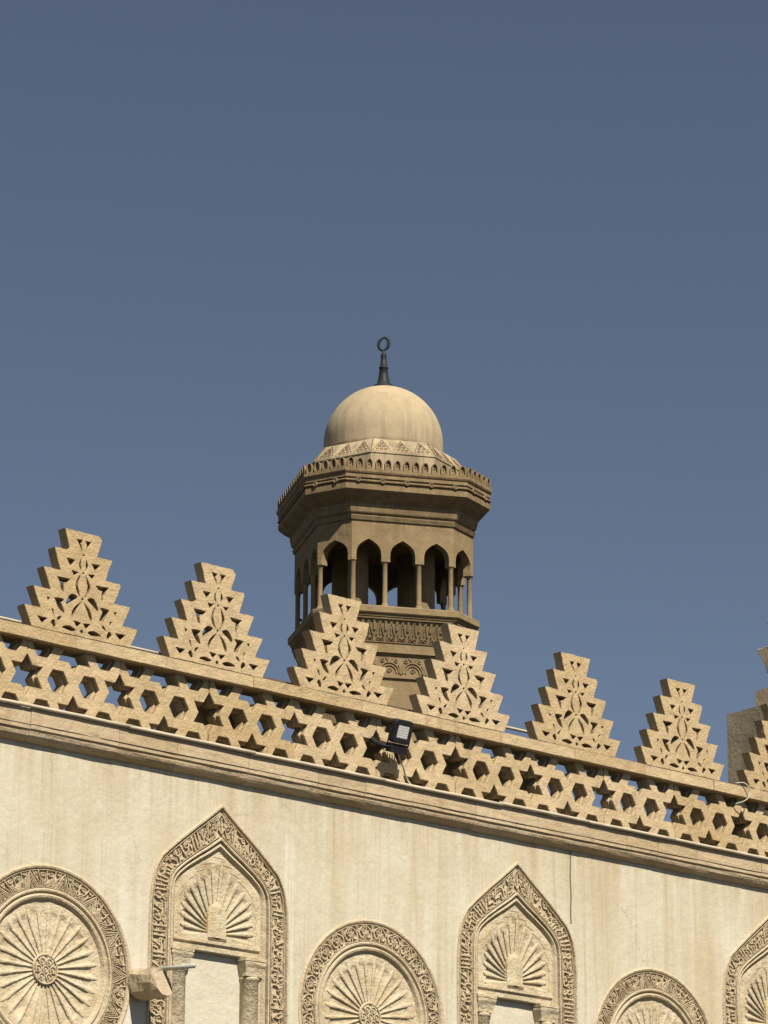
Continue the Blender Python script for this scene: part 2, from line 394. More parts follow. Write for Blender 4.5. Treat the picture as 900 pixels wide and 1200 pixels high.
def rib(mb, ang, r0, r1, w0, w1, ybase, hgt, c=(0,0), n=16, seed=0):
    """one rounded rib between two flutes, broadening to a round end"""
    rows = []; dx, dz = math.cos(ang), math.sin(ang)
    for i in range(n+1):
        s_ = i/n; r = r0+(r1-r0)*s_
        w_ = w0+(w1-w0)*s_
        e = (r1-r)/(w1*.5)
        if e < 1: w_ *= math.sqrt(max(0.02, 1-(1-e)**2))
        row = []
        for j in range(7):
            t = -1+2*j/6
            h = hgt*math.sqrt(max(0, 1-t*t))*(1+.25*noise.noise(Vector((dx*r*9+seed, dz*r*9, t))))
            x = c[0]+dx*r-dz*t*w_/2; z = c[1]+dz*r+dx*t*w_/2
            row.append((x, ybase(s_)-h, z))
        rows.append(row)
    mb.rings(rows, False)

def spiral(cx, cz, r, turns, a0, sgn=1, n=14):
    return [(cx+r*(1-0.72*i/n)*math.cos(a0+sgn*turns*2*math.pi*i/n), cz+r*(1-0.72*i/n)*math.sin(a0+sgn*turns*2*math.pi*i/n)) for i in range(n+1)]
GY, FY = YW+0.018, YW-0.001        # ground and face of the carved bands

def motif_triangle(unit):
    """hatched triangles and paired scrolls, laid out in (u along, v across 0..1)"""
    L = []
    for m_ in (lambda p: p, lambda p: [(0.5-u, v) for u, v in p]):
        L.append((m_([(0.03,0.03),(0.14,0.48),(0.25,0.96)]), .034)); L.append((m_([(0.085,0.03),(0.17,0.38),(0.25,0.74)]), .026)); L.append((m_([(0.135,0.03),(0.19,0.26),(0.25,0.53)]), .022))
    L.append(([(0.205,0.10),(0.295,0.10)], .03)); L.append(([(0.225,0.17),(0.275,0.17)], .03)); L.append(([(0.25,0.12),(0.25,0.32)], .03))
    for m_ in (lambda p: p, lambda p: [(1.5-u, v) for u, v in p]):
        L.append((m_([(0.53,0.56),(0.64,0.28),(0.75,0.03)]), .032)); L.append((m_([(0.60,0.52),(0.68,0.33),(0.75,0.17)]), .024))
        L.append((m_(spiral(0.625,0.735,0.105,1.35,-2.2)), .026)); L.append((m_([(0.50,0.97),(0.505,0.80),(0.53,0.56)]), .028))
        L.append((m_([(0.50,0.05),(0.56,0.10),(0.62,0.04)]), .026))
    for m_ in (lambda p: p, lambda p: [(0.5-u, v) for u, v in p]):
        L.append((m_(spiral(0.415,0.80,0.062,1.2,0.5,1,9)), .022)); L.append((m_([(0.50,0.12),(0.47,0.36),(0.42,0.60)]), .022)); L.append((m_([(0.335,0.95),(0.37,0.70),(0.41,0.55)]), .020))
    for m_ in (lambda p: p, lambda p: [(1.5-u, v) for u, v in p]):
        L.append((m_([(0.545,0.12),(0.53,0.42)]), .022)); L.append((m_([(0.605,0.12),(0.575,0.36)]), .022)); L.append((m_([(0.665,0.06),(0.63,0.22)]), .022))
    L.append(([(0.75,0.40),(0.75,0.62),(0.75,0.93)], .026))
    L.append(([(0.0,0.985),(0.5,0.985),(1.0,0.985)], .018)); L.append(([(0.0,0.015),(0.5,0.015),(1.0,0.015)], .018))
    return L
def motif_heart(unit):
    L = []
    hL = [(0.5,0.97),(0.32,0.85),(0.12,0.62),(0.10,0.36),(0.24,0.20),(0.38,0.26),(0.40,0.42),(0.30,0.50)]
    L.append((smooth_line(hL, 3), .07)); L.append((smooth_line([(1-a, b) for a, b in hL], 3), .07))
    L.append(([(0.5,0.08),(0.5,0.60)], .08)); L.append((smooth_line([(0.5,0.60),(0.40,0.72),(0.5,0.86),(0.60,0.72),(0.5,0.60)], 2), .06))
    L.append(([(0.5,0.34),(0.66,0.52),(0.74,0.62)], .06)); L.append(([(0.5,0.34),(0.34,0.60),(0.28,0.64)], .06))
    L.append(([(0.0,0.985),(0.5,0.985),(1.0,0.985)], .045)); L.append(([(0.0,0.02),(0.5,0.02),(1.0,0.02)], .045)); L.append(([(0.93,0.95),(0.97,0.75),(0.93,0.55)], .05)); L.append((spiral(0.30,0.62,0.08,1.1,0), .035)); L.append((spiral(0.72,0.40,0.07,1.1,2), .035)); L.append(([(0.0,0.98),(0.05,0.75),(0.0,0.55)], .05)); L.append((spiral(0.02,0.84,0.09,1.0,0), .04)); L.append(([(0.0,0.10),(0.12,0.12),(0.22,0.06)], .05))
    return L

def make_roundel(cx, kind, nun, petals, rot0):
    cz = HUBZ
    mb = MB()
    mb.lathe_y([(RR+.012,YW+.06),(RR+.012,YW-.004),(RR-.004,YW-.012),(RR-.018,YW-.008),(.808,YW+.003),(.806,GY),(.652,GY),(.650,YW),(.640,YW-.006),(.628,YW-.004),(.622,YW+.012),(.612,YW+.020),(.604,YW+.004),(.592,YW-.002),(.576,YW+.004),(.560,YW+.026),(.553,YW+.036),(.548,YW+.06)], 128)
    o = mb.build('roundel', 'carved', smooth=False)
    o.location = (0, 0, 0)
    # mesh laid around the origin in x,z -> move
    o.location = (cx, 0, cz); P(o, wall)
    # carving
    cv = MB(); r0, r1 = .656, .803
    fnm = motif_triangle if kind == 0 else motif_heart
    for k in range(nun):
        for pts, wd in fnm(k):
            rg = random.Random(k*31+len(pts))
            W = r1-r0
            if len(pts) < 4:
                pts = densify(pts, 0.25, 0.008, rg, False)
            # u in 0..1 -> angle, v -> radius ; work in metres for stroke width
            da = 2*math.pi/nun; um = da*(r0+r1)/2
            q = [(u*um, v*W) for u, v in pts]
            def fn(X, Z, k=k, da=da, um=um):
                a = math.pi/2 - rot0 - (k + X/um)*da; r = r0+Z
                return (r*math.cos(a), r*math.sin(a))
            cv.ribbon(q, wd*um*(1.0 if kind == 0 else 1.0) if kind == 0 else wd*um, GY+.002, FY, fn)
    c = cv.build('carving', 'band', kind='stuff'); c.parent = o
    # petals: a concave flute and the rounded rib beside it, each worn in its own way
    NP = 28; da = 2*math.pi/NP
    for k in range(NP):
        pm = MB(); a_ = rot0+k*da
        dish = lambda s: YW+.042-.012*s
        sector_tile(pm, lambda s: a_-da/2, lambda s: a_+da/2, .118, .556, dish, .015, .085, 26, 10, rim=.0)
        rib(pm, a_-da/2, .125, .522, .010, .040, lambda s: YW+.0420-.011*s, .0065, seed=k*3.1+cx)
        wear = .35+.65*min(1, max(0, .5+1.3*math.sin(a_+2.2+cx)))       # one side of each medallion more weathered
        vv = []
        for (x, y, z) in pm.v:
            q = noise.noise(Vector((x*11+cx*5, z*11, 3)))*.006 + noise.noise(Vector((x*34+cx*5, z*34, 7)))*.0028
            mid_ = YW+.040
            vv.append((x, mid_+(y-mid_)*(0.75+.25*wear) + q*(1.5-wear), z))
        pm.v = vv
        p = pm.build('petal', 'shell', o, True)
    hb = MB()
    hb.lathe_y([(.128,YW+.06),(.128,YW+.030),(.122,YW+.022),(.112,YW+.024),(.108,YW+.036),(.03,YW+.036)], 40, cap=(False, True))
    for k in range(7):
        a = k*2*math.pi/6; rr = 0 if k == 6 else .070
        hb.lathe_y([(.034,YW+.038),(.033,YW+.024),(.024,YW+.022),(.021,YW+.034),(.012,YW+.034),(.010,YW+.024)], 10, rr*math.cos(a), rr*math.sin(a), (False, True))
    for k in range(12):
        a = (k+.5)*2*math.pi/12
        hb.lathe_y([(.011,YW+.038),(.009,YW+.024)], 6, .098*math.cos(a), .098*math.sin(a), (False, True))
    h = hb.build('hub', 'carved'); h.parent = o
    return o
make_roundel(ROUND[0], 0, 14, 24, R(4))
make_roundel(ROUND[1], 1, 27, 24, R(0))
make_roundel(ROUND[2], 0, 14, 24, R(9))
make_roundel(ROUND[3], 1, 27, 24, R(5))

# ---- niches
def resample(path, n):
    d = [0]
    for a, b in zip(path, path[1:]): d.append(d[-1]+math.hypot(b[0]-a[0], b[1]-a[1]))
    out = []
    for i in range(n):
        s = d[-1]*i/(n-1)
        j = 0
        while j < len(d)-2 and d[j+1] < s: j += 1
        t = (s-d[j])/((d[j+1]-d[j]) or 1)
        out.append((path[j][0]+(path[j+1][0]-path[j][0])*t, path[j][1]+(path[j+1][1]-path[j][1])*t))
    return out, d[-1]

def make_niche(cx, seed, apexflower=True):
    rg = random.Random(seed)
    prof = [(-.17,YW+.05),(-.17,YW-.003),(-.13,YW-.016),(-.05,YW-.014),(-.015,YW+.002),(0,GY),(.985,GY),(1.0,YW-.004),(1.05,YW-.009),(1.10,YW-.006),(1.125,YW+.028),(1.16,YW+.032),(1.21,YW+.010),(1.30,YW+.006),(1.36,YW+.018),(1.42,YW+.034),(1.50,YW+.040)]
    mb = MB()
    mb.rings([[(x, y, z) for x, z in keel(lam)] for lam, y in prof], False)
    o = mb.build('niche', 'carved', smooth=False)
    o.location = (cx, 0, Z0); P(o, wall)
    # lettering along the band: left arm and right arm
    lt = MB()
    for side in (-1, 1):
        inn = half(0.93); out = half(0.06)
        ci = [inn[0]]+smooth_line(inn[1:5], 4)[:-1]+inn[4:]; co = [out[0]]+smooth_line(out[1:5], 4)[:-1]+out[4:]
        N = 80
        mid = [((a[0]+b[0])/2, (a[1]+b[1])/2) for a, b in zip(ci, co)]
        dd = [0]
        for a, b in zip(mid, mid[1:]): dd.append(dd[-1]+math.hypot(b[0]-a[0], b[1]-a[1]))
        Lm = dd[-1]
        def fn(s, v):      # s metres along from the foot, v metres across from inner (0) to outer
            s = min(max(s, 0), Lm); j = 0
            while j < len(dd)-2 and dd[j+1] < s: j += 1
            t = (s-dd[j])/((dd[j+1]-dd[j]) or 1)
            a = (ci[j][0]+(ci[j+1][0]-ci[j][0])*t, ci[j][1]+(ci[j+1][1]-ci[j][1])*t)
            b = (co[j][0]+(co[j+1][0]-co[j][0])*t, co[j][1]+(co[j+1][1]-co[j][1])*t)
            q = v/0.158
            return (side*(a[0]+(b[0]-a[0])*q), a[1]+(b[1]-a[1])*q)
        W = 0.158; sw = 0.0165
        def st(pts, k=1.0, sm=0):
            if sm: pts = smooth_line(pts, sm)
            else: pts = densify(pts, 0.05, 0.0015, rg, False)
            lt.ribbon([(min(a, Lm-0.02), b) for a, b in pts], sw*k, GY+.002, FY-.002, fn)
        s = 0.02
        # end knot at the apex
        kn = Lm-0.16
        while s < kn:
            kind = rg.choice(['shaft','shaft2','hook','teeth','loop','curl','kaf','leaf'])
            if kind == 'shaft': st([(s+.02,.012),(s+.02,.146)], 1.2); s += .042
            elif kind == 'shaft2':
                st([(s+.015,.012),(s+.015,.146)], 1.1); st([(s+.05,.012),(s+.05,.146)], 1.1); st([(s+.015,.016),(s+.05,.016)]); s += .075
            elif kind == 'hook':
                st([(s+.012,.018),(s+.05,.016),(s+.062,.05),(s+.05,.085),(s+.035,.10),(s+.055,.14)], 1, 3); st([(s+.012,.08),(s+.02,.12)], .9); s += .08
            elif kind == 'teeth':
                st([(s+.01,.02),(s+.10,.02)]); 
                for q in range(3): st([(s+.018+q*.034,.02),(s+.018+q*.034,.072+rg.uniform(-.01,.02))], .95)
                st([(s+.02,.125),(s+.045,.105),(s+.07,.125),(s+.09,.11)], .75, 3); s += .118
            elif kind == 'loop':
                st([(s+.01,.05),(s+.03,.022),(s+.058,.035),(s+.055,.07),(s+.03,.08),(s+.012,.055)], 1, 3); st([(s+.055,.06),(s+.062,.145)], 1); st([(s+.015,.115),(s+.035,.14)], .9); s += .082
            elif kind == 'curl':
                st(spiral(s+.038,.105,.034,1.3,rg.uniform(0,6)), .75); st([(s+.005,.022),(s+.075,.028)]); st([(s+.072,.028),(s+.075,.08)]); s += .09
            elif kind == 'kaf':
                st([(s+.01,.02),(s+.085,.02),(s+.09,.055),(s+.03,.06),(s+.07,.145)], 1, 0); st([(s+.01,.09),(s+.022,.14)], 1); s += .105
            else:
                st([(s+.01,.02),(s+.03,.06),(s+.02,.10),(s+.045,.14)], 1, 3); st([(s+.03,.06),(s+.055,.085),(s+.065,.13)], .85, 3); st([(s+.03,.02),(s+.07,.02)]); s += .082
        q_ = 0.03
        while q_ < kn:
            v_ = rg.choice([.035,.06,.09,.115,.13])
            sw_k = .62
            lt.ribbon([(min(a, Lm-.02), min(max(b, .008), .150)) for a, b in spiral(q_, v_, rg.uniform(.018,.03), 1.2, rg.uniform(0,6), rg.choice((1,-1)), 9)], sw*sw_k, GY+.002, FY+.006, fn)
            q_ += rg.uniform(.018,.034)
        st([(0.0,.0035),(Lm*.5,.0035),(Lm-.01,.0035)], .45); st([(0.0,.1545),(Lm*.5,.1545),(Lm-.01,.1545)], .45)
        # leafy knot at the apex
        st(spiral(kn+.05,.05,.04,1.2,1.0), .85); st(spiral(kn+.055,.115,.032,1.2,4.0,-1), .8); st([(kn+.0,.01),(kn+.03,.08),(kn+.0,.146)], .9, 3); st([(kn+.07,.02),(kn+.12,.08),(kn+.08,.14)], .9, 3)
    for pts in ([(0,-1.245),(.035,-1.30),(.045,-1.345),(0,-1.42)], [(0,-1.245),(-.035,-1.30),(-.045,-1.345),(0,-1.42)]): lt.ribbon(smooth_line(pts, 3), .013, GY+.002, FY-.002)
    lt.ribbon([(0,-1.28),(0,-1.39)], .014, GY+.002, FY-.002)
    for sg in (-1, 1): lt.ribbon(spiral(sg*.072,-1.365,.026,1.2,1.0,sg,10), .011, GY+.002, FY-.002); lt.ribbon([(sg*.03,-1.262),(sg*.06,-1.30),(sg*.10,-1.335)], .012, GY+.002, FY-.002)
    l = lt.build('lettering', 'band', kind='stuff'); l.parent = o
    # tympanum ground
    ty = MB()
    ring = [(x, z) for x, z in keel(1.49) if z > -2.33]
    ring = [(ring[0][0], -2.345)] + ring + [(ring[-1][0], -2.345)]
    # flutes
    c = (0.0, -2.262)
    tips = [(0.0,.615),(.094,.553),(.176,.487),(.258,.420),(.336,.352),(.380,.262),(.392,.170),(.398,.078),(.396,-.012)]
    angs = [math.atan2(v, u) for u, v in tips]; rads = [math.hypot(u, v) for u, v in tips]
    n = len(tips)
    bounds = [angs[0]+(angs[0]-angs[1])/2] + [(angs[i]+angs[i+1])/2 for i in range(n-1)] + [angs[-1]-(angs[-2]-angs[-1])/2]
    fan = [(c[0]+rads[0]*math.cos(math.pi-bounds[1]), c[1]+rads[0]*math.sin(bounds[1]))]
    fan = []
    for i in range(n-1, -1, -1):
        for b in ((bounds[i+1], bounds[i]) if i else (bounds[1],)):
            fan.append((c[0]+(rads[i]+.029)*math.cos(b), c[1]+(rads[i]+.029)*math.sin(b)))
    fan = fan + [(-a, b) for a, b in fan[::-1]] + [(0, c[1]-.004)]
    link('tympanum', plate('tympanum', [ring, fan], YW+.034, YW+.13), 'shell', o)
    for i in range(n):
        for sd in ((1,) if i == 0 else (1, -1)):
            fm = MB()
            lo, hi = bounds[i], bounds[i+1]
            if sd < 0: lo, hi = math.pi-lo, math.pi-hi
            sector_tile(fm, lambda s: lo, lambda s: hi, .085, rads[i]+.03, lambda s: YW+.066-.029*s**1.5, .014, .075, 24, 10, c, .0)
            if not (i == 0):
                rib(fm, lo, .10, (rads[i]+rads[i-1])/2-.004, .012, .046, lambda s: YW+.0645-.027*s**1.5, .0075, c, seed=cx+i)
            if i == n-1: rib(fm, hi, .10, rads[i]-.004, .012, .04, lambda s: YW+.0645-.027*s**1.5, .0075, c, seed=cx+i)
            f = fm.build('flute', 'shell', o, True)
    bp = MB(); bp.box(-.47,.47,YW+.135,YW+.16,-2.42,-1.7); bp.build('shell_back', 'shell', o)
    # small arched plate at the middle of the shell
    edge = [(-.098,-2.305),(-.098,-2.105),(-.085,-2.065),(-.05,-2.03),(0,-1.995),(.05,-2.03),(.085,-2.065),(.098,-2.105),(.098,-2.305)]
    ap = MB(); ne = len(edge)
    ap.add([(x, YW+.085, z) for x, z in edge]+[(x, YW+.036, z) for x, z in edge]+[(0, YW+.018, -2.305), (0, YW+.018, -2.05)],
           [(q, q+1, ne+q+1, ne+q) for q in range(ne-1)]+[(ne, ne+1, 2*ne+1, 2*ne), (2*ne, 2*ne+1, 2*ne-2, 2*ne-1)]+[(ne+q, ne+q+1, 2*ne+1) for q in range(1, ne-2)]+[(ne, 2*ne, 2*ne-1, ne-1, 0)])
    ap.build('arched_plate', 'shell', o)
    sm = MB(); sm.box(-.10,.10,YW+.030,YW+.10,-2.330,-2.3065)  # dark strip painted in for the shade gap beneath the plate
    sm.build('plate_shade_strip', 'joint_shade', o)
    # lintel
    lm = MB(); N = 14; rs = []
    for i in range(N+1):
        x = -.468+.936*i/N
        j = noise.noise(Vector((x*6+cx, 0, 1)))*.004
        rs.append([(x,YW+.12,-2.432),(x,YW+.052,-2.432+j),(x,YW+.046,-2.424+j),(x,YW+.044,-2.374),(x,YW+.027,-2.362),(x,YW+.027,-2.336+j),(x,YW+.05,-2.330),(x,YW+.12,-2.330)])
    lm.rings(rs, True, (True, True)); lm.build('lintel', 'shell', o)
    # jambs and recess
    bk = MB(); bk.add([(-.50,YW+.098,-3.4),(.50,YW+.098,-3.4),(.50,YW+.098,-2.40),(-.50,YW+.098,-2.40)], [(0,1,2,3)]); bk.build('recess_wall', 'niche_back', o)
    for sd in (-1, 1):
        cm = MB(); px = sd*.392; py = YW+.092
        jt = lambda k: rg.uniform(-.004, .004)
        cm.lathe_z([(.086,-3.4),(.088,-2.62),(.097,-2.612),(.097,-2.598),(.088,-2.592),(.070,-2.575),(.082,-2.54),(.098,-2.505),(.104,-2.48)], 16, px, py, (False, False))
        col = cm.build('column', 'shell', o, True)
        km = MB()
        rings = []
        for (hw, z) in ((.088,-2.588),(.09,-2.56),(.10,-2.515),(.112,-2.49),(.114,-2.470),(.108,-2.466),(.116,-2.460),(.116,-2.434)):
            rings.append([(px+a*hw*(1+jt(0)*6), py+b*hw*.9, z+jt(0)) for a, b in ((-1,-1),(0,-1.08),(1,-1),(1.08,0),(1,1),(0,1),(-1,1),(-1.08,0))])
        km.rings(rings, True, (True, True))
        k = km.build('capital', 'shell', o)
    return o
for i, cx in enumerate(NICHE): make_niche(cx, 11+i*5)

# ------------------------------------------------------------------ pierced parapet
par = empty('pierced_parapet', (3.5, 0.12, Z0-0.70))
tag(par, 'pierced stone parapet of stars and hexagons crowned by stepped merlons above the cornice', 'parapet')
A = 0.3187; RS = 0.181; RH = 0.1075; ZC = [-.129, -.405, -.681]; SX = -0.500
def star(cx, cz, r):
    return [(cx+(r if k % 2 == 0 else r/math.sqrt(3)*1.0)*math.cos(math.pi/2+k*math.pi/6), cz+(r if k % 2 == 0 else r/math.sqrt(3))*math.sin(math.pi/2+k*math.pi/6)) for k in range(12)]
def hexa(cx, cz, r): return [(cx+r*math.cos(k*math.pi/3), cz+r*math.sin(k*math.pi/3)) for k in range(6)]
LZ0, LZ1 = -.90, -.02
def lattice_mesh(seed):
    rg = random.Random(seed)
    layers = []
    for (inset, y0, y1, bev) in ((0.0, .060, .108, .005), (0.018, .1085, .212, .003)):
        j = .0022
        r = RS-inset*1.6; h = RH-inset*1.12
        W = 3*A
        def halfstar(cx, cz, sgn):   # from top to bottom on one side
            s = star(0, 0, r)
            idx = [0,11,10,9,8,7,6] if sgn > 0 else [6,5,4,3,2,1,0]
            return [(cx+s[k][0], cz+s[k][1]) for k in idx]
        e = 0.0015
        out = [(e, LZ1)] + [(p[0]+e, p[1]) for p in halfstar(0, ZC[1], 1)] + [(e, LZ0), (W-e, LZ0)] + [(p[0]-e, p[1]) for p in halfstar(W, ZC[1], -1)] + [(W-e, LZ1)]
        loops = [densify(out, .05, j, rg)]
        for k in (1, 2): loops.append(densify(hexa(k*A, ZC[1], h), .04, j, rg))
        for zc in (ZC[0], ZC[2]):
            loops.append(densify([(a, min(b, LZ1-.012)) for a, b in star(1.5*A, zc, r)], .04, j, rg) if zc == ZC[2] else densify(star(1.5*A, zc, min(r, .10))[:0] or [(1.5*A-.162,zc-.094),(1.5*A-.054*r/RS,zc-.094),(1.5*A,zc-r),(1.5*A+.054*r/RS,zc-.094),(1.5*A+.162,zc-.094),(1.5*A+.11,zc),(1.5*A+.11,zc+.06),(1.5*A-.11,zc+.06),(1.5*A-.11,zc)], .05, j, rg))
            for k in (.5, 2.5):
                loops.append(densify([(a, min(b, LZ1-.03)) for a, b in hexa(k*A, zc, h)], .04, j, rg))
        layers.append(plate('lattice_layer', loops, y0, y1, bev))
    return join_meshes('lattice_panel', layers)
lat = [lattice_mesh(s) for s in range(4)]
for i in range(-5, 17):
    P(link('lattice_panel', lat[(i*7) % 4], 'stone', loc=(SX+3*A*i, .006*math.sin(i*2.3), Z0+.003*math.sin(i*4.1))), par)

# coping stones
rng = random.Random(5); x = -5.6
while x < 15:
    Ls = rng.choice([0.75, 0.95, 1.1, 1.25]); mb = MB(); gp = .0015; k = 10
    dy, dz = rng.uniform(-.004, .004), rng.uniform(-.003, .003); rs = []
    for i in range(k+1):
        xx = x+gp+(Ls-2*gp)*i/k; nn = lambda q: noise.noise(Vector((xx*2.6, q*3.3, 9)))*.004
        rs.append([(xx,.25,Z0-.112),(xx,.006+dy,Z0-.112+nn(1)),(xx,dy+nn(2)*.6,Z0-.106+nn(1)),(xx,dy+nn(3)*.6,Z0-.010+nn(3)),(xx,.008+dy,Z0-.002+dz*.3+nn(3)*.4),(xx,.25,Z0-.002+dz*.3)])
    mb.rings(rs, True, (True, True)); P(mb.build('coping_stone', 'stone'), par); x += Ls

# merlons
TIER = [(.587,.171),(.504,.350),(.407,.531),(.301,.720),(.200,.904)]
BOT = [(.508,-.004),(.425,.171),(.332,.350),(.236,.531),(.143,.720)]
HOLES = [
 [(-.073,.828),(-.018,.829),(-.031,.797),(-.016,.736),(-.05,.792)],
 [(-.166,.646),(-.090,.646),(-.127,.590)],
 [(-.026,.662),(-.046,.622),(-.038,.592),(-.022,.583),(-.029,.622)],
 [(-.116,.550),(-.054,.546),(-.092,.516)],
 [(-.026,.524),(-.056,.480),(-.073,.430),(-.056,.381),(-.024,.352),(-.043,.401),(-.047,.462)],
 [(-.262,.465),(-.138,.465),(-.164,.438),(-.202,.429),(-.194,.360),(-.216,.366),(-.240,.434)],
 [(-.158,.252),(-.152,.298),(-.108,.342),(-.057,.327),(-.108,.289)],
 [(-.018,.288),(-.070,.245),(-.098,.200),(-.098,.152),(-.072,.186),(-.052,.236)],
 [(-.280,.276),(-.192,.280),(-.214,.251),(-.202,.218),(-.186,.180),(-.223,.191),(-.258,.231)],
 [(-.360,.276),(-.331,.270),(-.347,.243)],
 [(-.449,.093),(-.355,.093),(-.404,.048)],
 [(-.313,.186),(-.292,.178),(-.284,.126)],
 [(-.250,.098),(-.236,.124),(-.211,.132),(-.228,.102)],
 [(-.314,.069),(-.286,.091),(-.267,.045),(-.299,.039)],
 [(-.192,.043),(-.130,.066),(-.068,.046),(-.130,.028)],
 [(-.085,.122),(-.013,.113),(-.048,.076)]]
MID = [[(0,.711),(.008,.702),(0,.692),(-.008,.702)], [(0,.557),(.010,.546),(0,.534),(-.010,.546)], [(0,.335),(.011,.323),(0,.310),(-.011,.323)], [(0,.062),(.017,.041),(0,.026),(-.017,.040)]]
def merlon_mesh(seed, wear=1.0, thick=.105, chips=()):
    rg = random.Random(seed)
    right = []
    for (bw, bz), (tw, tz) in zip(BOT, TIER): right += [(bw, bz), (tw, tz)]
    left = [(-a, b) for a, b in right][::-1]
    base = right+left; cut = []
    hit = {q: rg.uniform(.018, .05)*min(wear, 1.5) for q in rg.sample(range(1, len(base)-1, 2) if rg.random() < 2 else [], rg.randint(1, 3))}
    for q, p in enumerate(base):
        if q in hit:
            a_, b_ = base[q-1], base[(q+1) % len(base)]
            for t_ in (a_, b_):
                dd_ = math.hypot(t_[0]-p[0], t_[1]-p[1]); kk = min(.45, hit[q]*rg.uniform(.5, 1)/dd_); cut.append((p[0]+(t_[0]-p[0])*kk, p[1]+(t_[1]-p[1])*kk))
        else: cut.append(p)
    out = densify(cut, .035, .0028*wear, rg)
    loops = [out]
    for hi, h in enumerate(HOLES):
        for s in (1, -1):
            mx_ = sum(p[0] for p in h)/len(h); mz_ = sum(p[1] for p in h)/len(h)
            lp = [(s*(mx_+(a-mx_)*1.10) + rg.uniform(-.002, .002), mz_+(b-mz_)*1.10 + rg.uniform(-.002, .002)) for a, b in h]
            if hi in (2, 4, 6, 7, 8, 12, 13, 14):
                q5 = lp[-2:]+lp+lp[:2]; lp = smooth_line(q5, 3)[6:-7]
                loops.append(lp)
            else: loops.append(densify(lp, .02, .0012*wear, rg))
    loops += MID
    me = plate('merlon', loops, .004, .004+thick, .004)
    for v in me.vertices:
        nn = noise.noise_vector(Vector((v.co.x*9+seed*7, v.co.y*9, v.co.z*9)))
        v.co += nn*.0028*wear
    me.update(); return me
MS = 1.44582
tilt = [0, R(.3), R(-.3), R(.2), R(0), R(-.2), R(.3), 0, 0, 0]
for k in range(-3, 10):
    me = merlon_mesh(20+k, 2.6 if k == 6 else 1.0)
    P(link('merlon', me, 'stone', loc=(MS*k, 0, Z0), rot=(0, tilt[k % 10]*0.5, 0)), par)
# stone piers bracing the parapet from the roof side
for (x0, x1, z0, z1) in ((1.28,2.05,-.9,-.22),(2.85,3.7,-.9,-.22),(3.74,4.5,-.9,-.25),(4.56,5.5,-.9,-.22),(7.85,8.6,-.9,-.2),(8.64,9.4,-.9,-.2),(-2.6,-1.8,-.9,-.2)):
    mb = MB(); mb.box(x0, x1, .32, .62, Z0+z0, Z0+z1)
    P(mb.build('brace_block', 'stone'), par)
# roof slab behind the parapet
mb = MB(); mb.box(WX0, WX1, .55, 9.0, Z0-1.3, Z0-.98); P(mb.build('roof_slab', 'roofing'), wall)

# ------------------------------------------------------------------ conduit along the foot of the parapet, roof pipes, cables
cond = empty('conduit', (3.0, -.032, Z0-.70))
tag(cond, 'thin pale conduit running along the top of the cornice under the pierced parapet', 'conduit')
rng = random.Random(2); x = -4.2
while x < 13.5:
    Ls = rng.uniform(1.0, 1.7); mb = MB(); oz = rng.uniform(-.006, .006)
    pts = [(x+Ls*i/6, -.036+rng.uniform(-.002, .002), Z0-.694+oz+rng.uniform(-.002, .002)) for i in range(7)]
    pts[-1] = (x+Ls+.03, pts[-1][1], pts[-1][2])
    mb.tube(pts, .0175, 8); P(mb.build('conduit_length', 'paint', None, True), cond); x += Ls
def pipe_run(name, m, x0, x1, y, z, r, label, cat, sag=.0):
    mb = MB(); n = 10
    mb.tube([(x0+(x1-x0)*i/n, y, Z0+z-sag*math.sin(math.pi*i/n)) for i in range(n+1)], r, 8)
    return tag(mb.build(name, m, None, True), label, cat)

# ------------------------------------------------------------------ minaret
MC = Vector((40.29458, 41.43737, 0)); TF = Vector((math.sin(YAW), math.cos(YAW), 0)); TR = Vector((math.cos(YAW), -math.sin(YAW), 0))
mina = empty('minaret', tuple(MC))
tag(mina, 'stone minaret with arched open lantern, crested cornice and plain dome rising behind the parapet', 'minaret')
def pt(rad, deg, z): 
    a = R(deg); v = (-TF*math.cos(a) + TR*math.sin(a))*rad; return (v.x, v.y, z)
FN = 14.2; CH = [FN-33, FN+33]; CORN = [FN-33+90*q+e for q in range(4) for e in (0, 66)]
def oc(rad, z): return [pt(rad, a, z) for a in CORN]
def ro(rad, z, off=-8.3): return [pt(rad, off+45*k, z) for k in range(8)]
def loft(name, prof, ringf, m='minaret', cap=(False, False), parent=mina, sub=1):
    mb = MB(); mb.rings([ringf(r, z) for r, z in prof], True, cap); return mb.build(name, m, parent)
loft('shaft', [(2.26,0.0),(2.26,23.62)], oc)
loft('string_course', [(2.26,23.62),(2.32,23.63),(2.32,23.70),(2.26,23.71)], oc)
loft('panel_band', [(2.24,23.71),(2.24,24.22)], oc)
loft('plain_band', [(2.24,24.22),(2.27,24.26),(2.33,24.28),(2.33,24.50),(2.27,24.52)], oc)
loft('corbel_frieze', [(2.27,24.52),(2.50,25.16)], oc)
loft('gallery_ledge', [(2.50,25.16),(2.55,25.17),(2.55,25.215),(2.60,25.235),(2.62,25.26),(2.62,25.40),(2.60,25.43),(2.30,25.432)], oc)
loft('gallery_floor', [(2.33,25.425),(0.05,25.43)], oc, 'roofing')
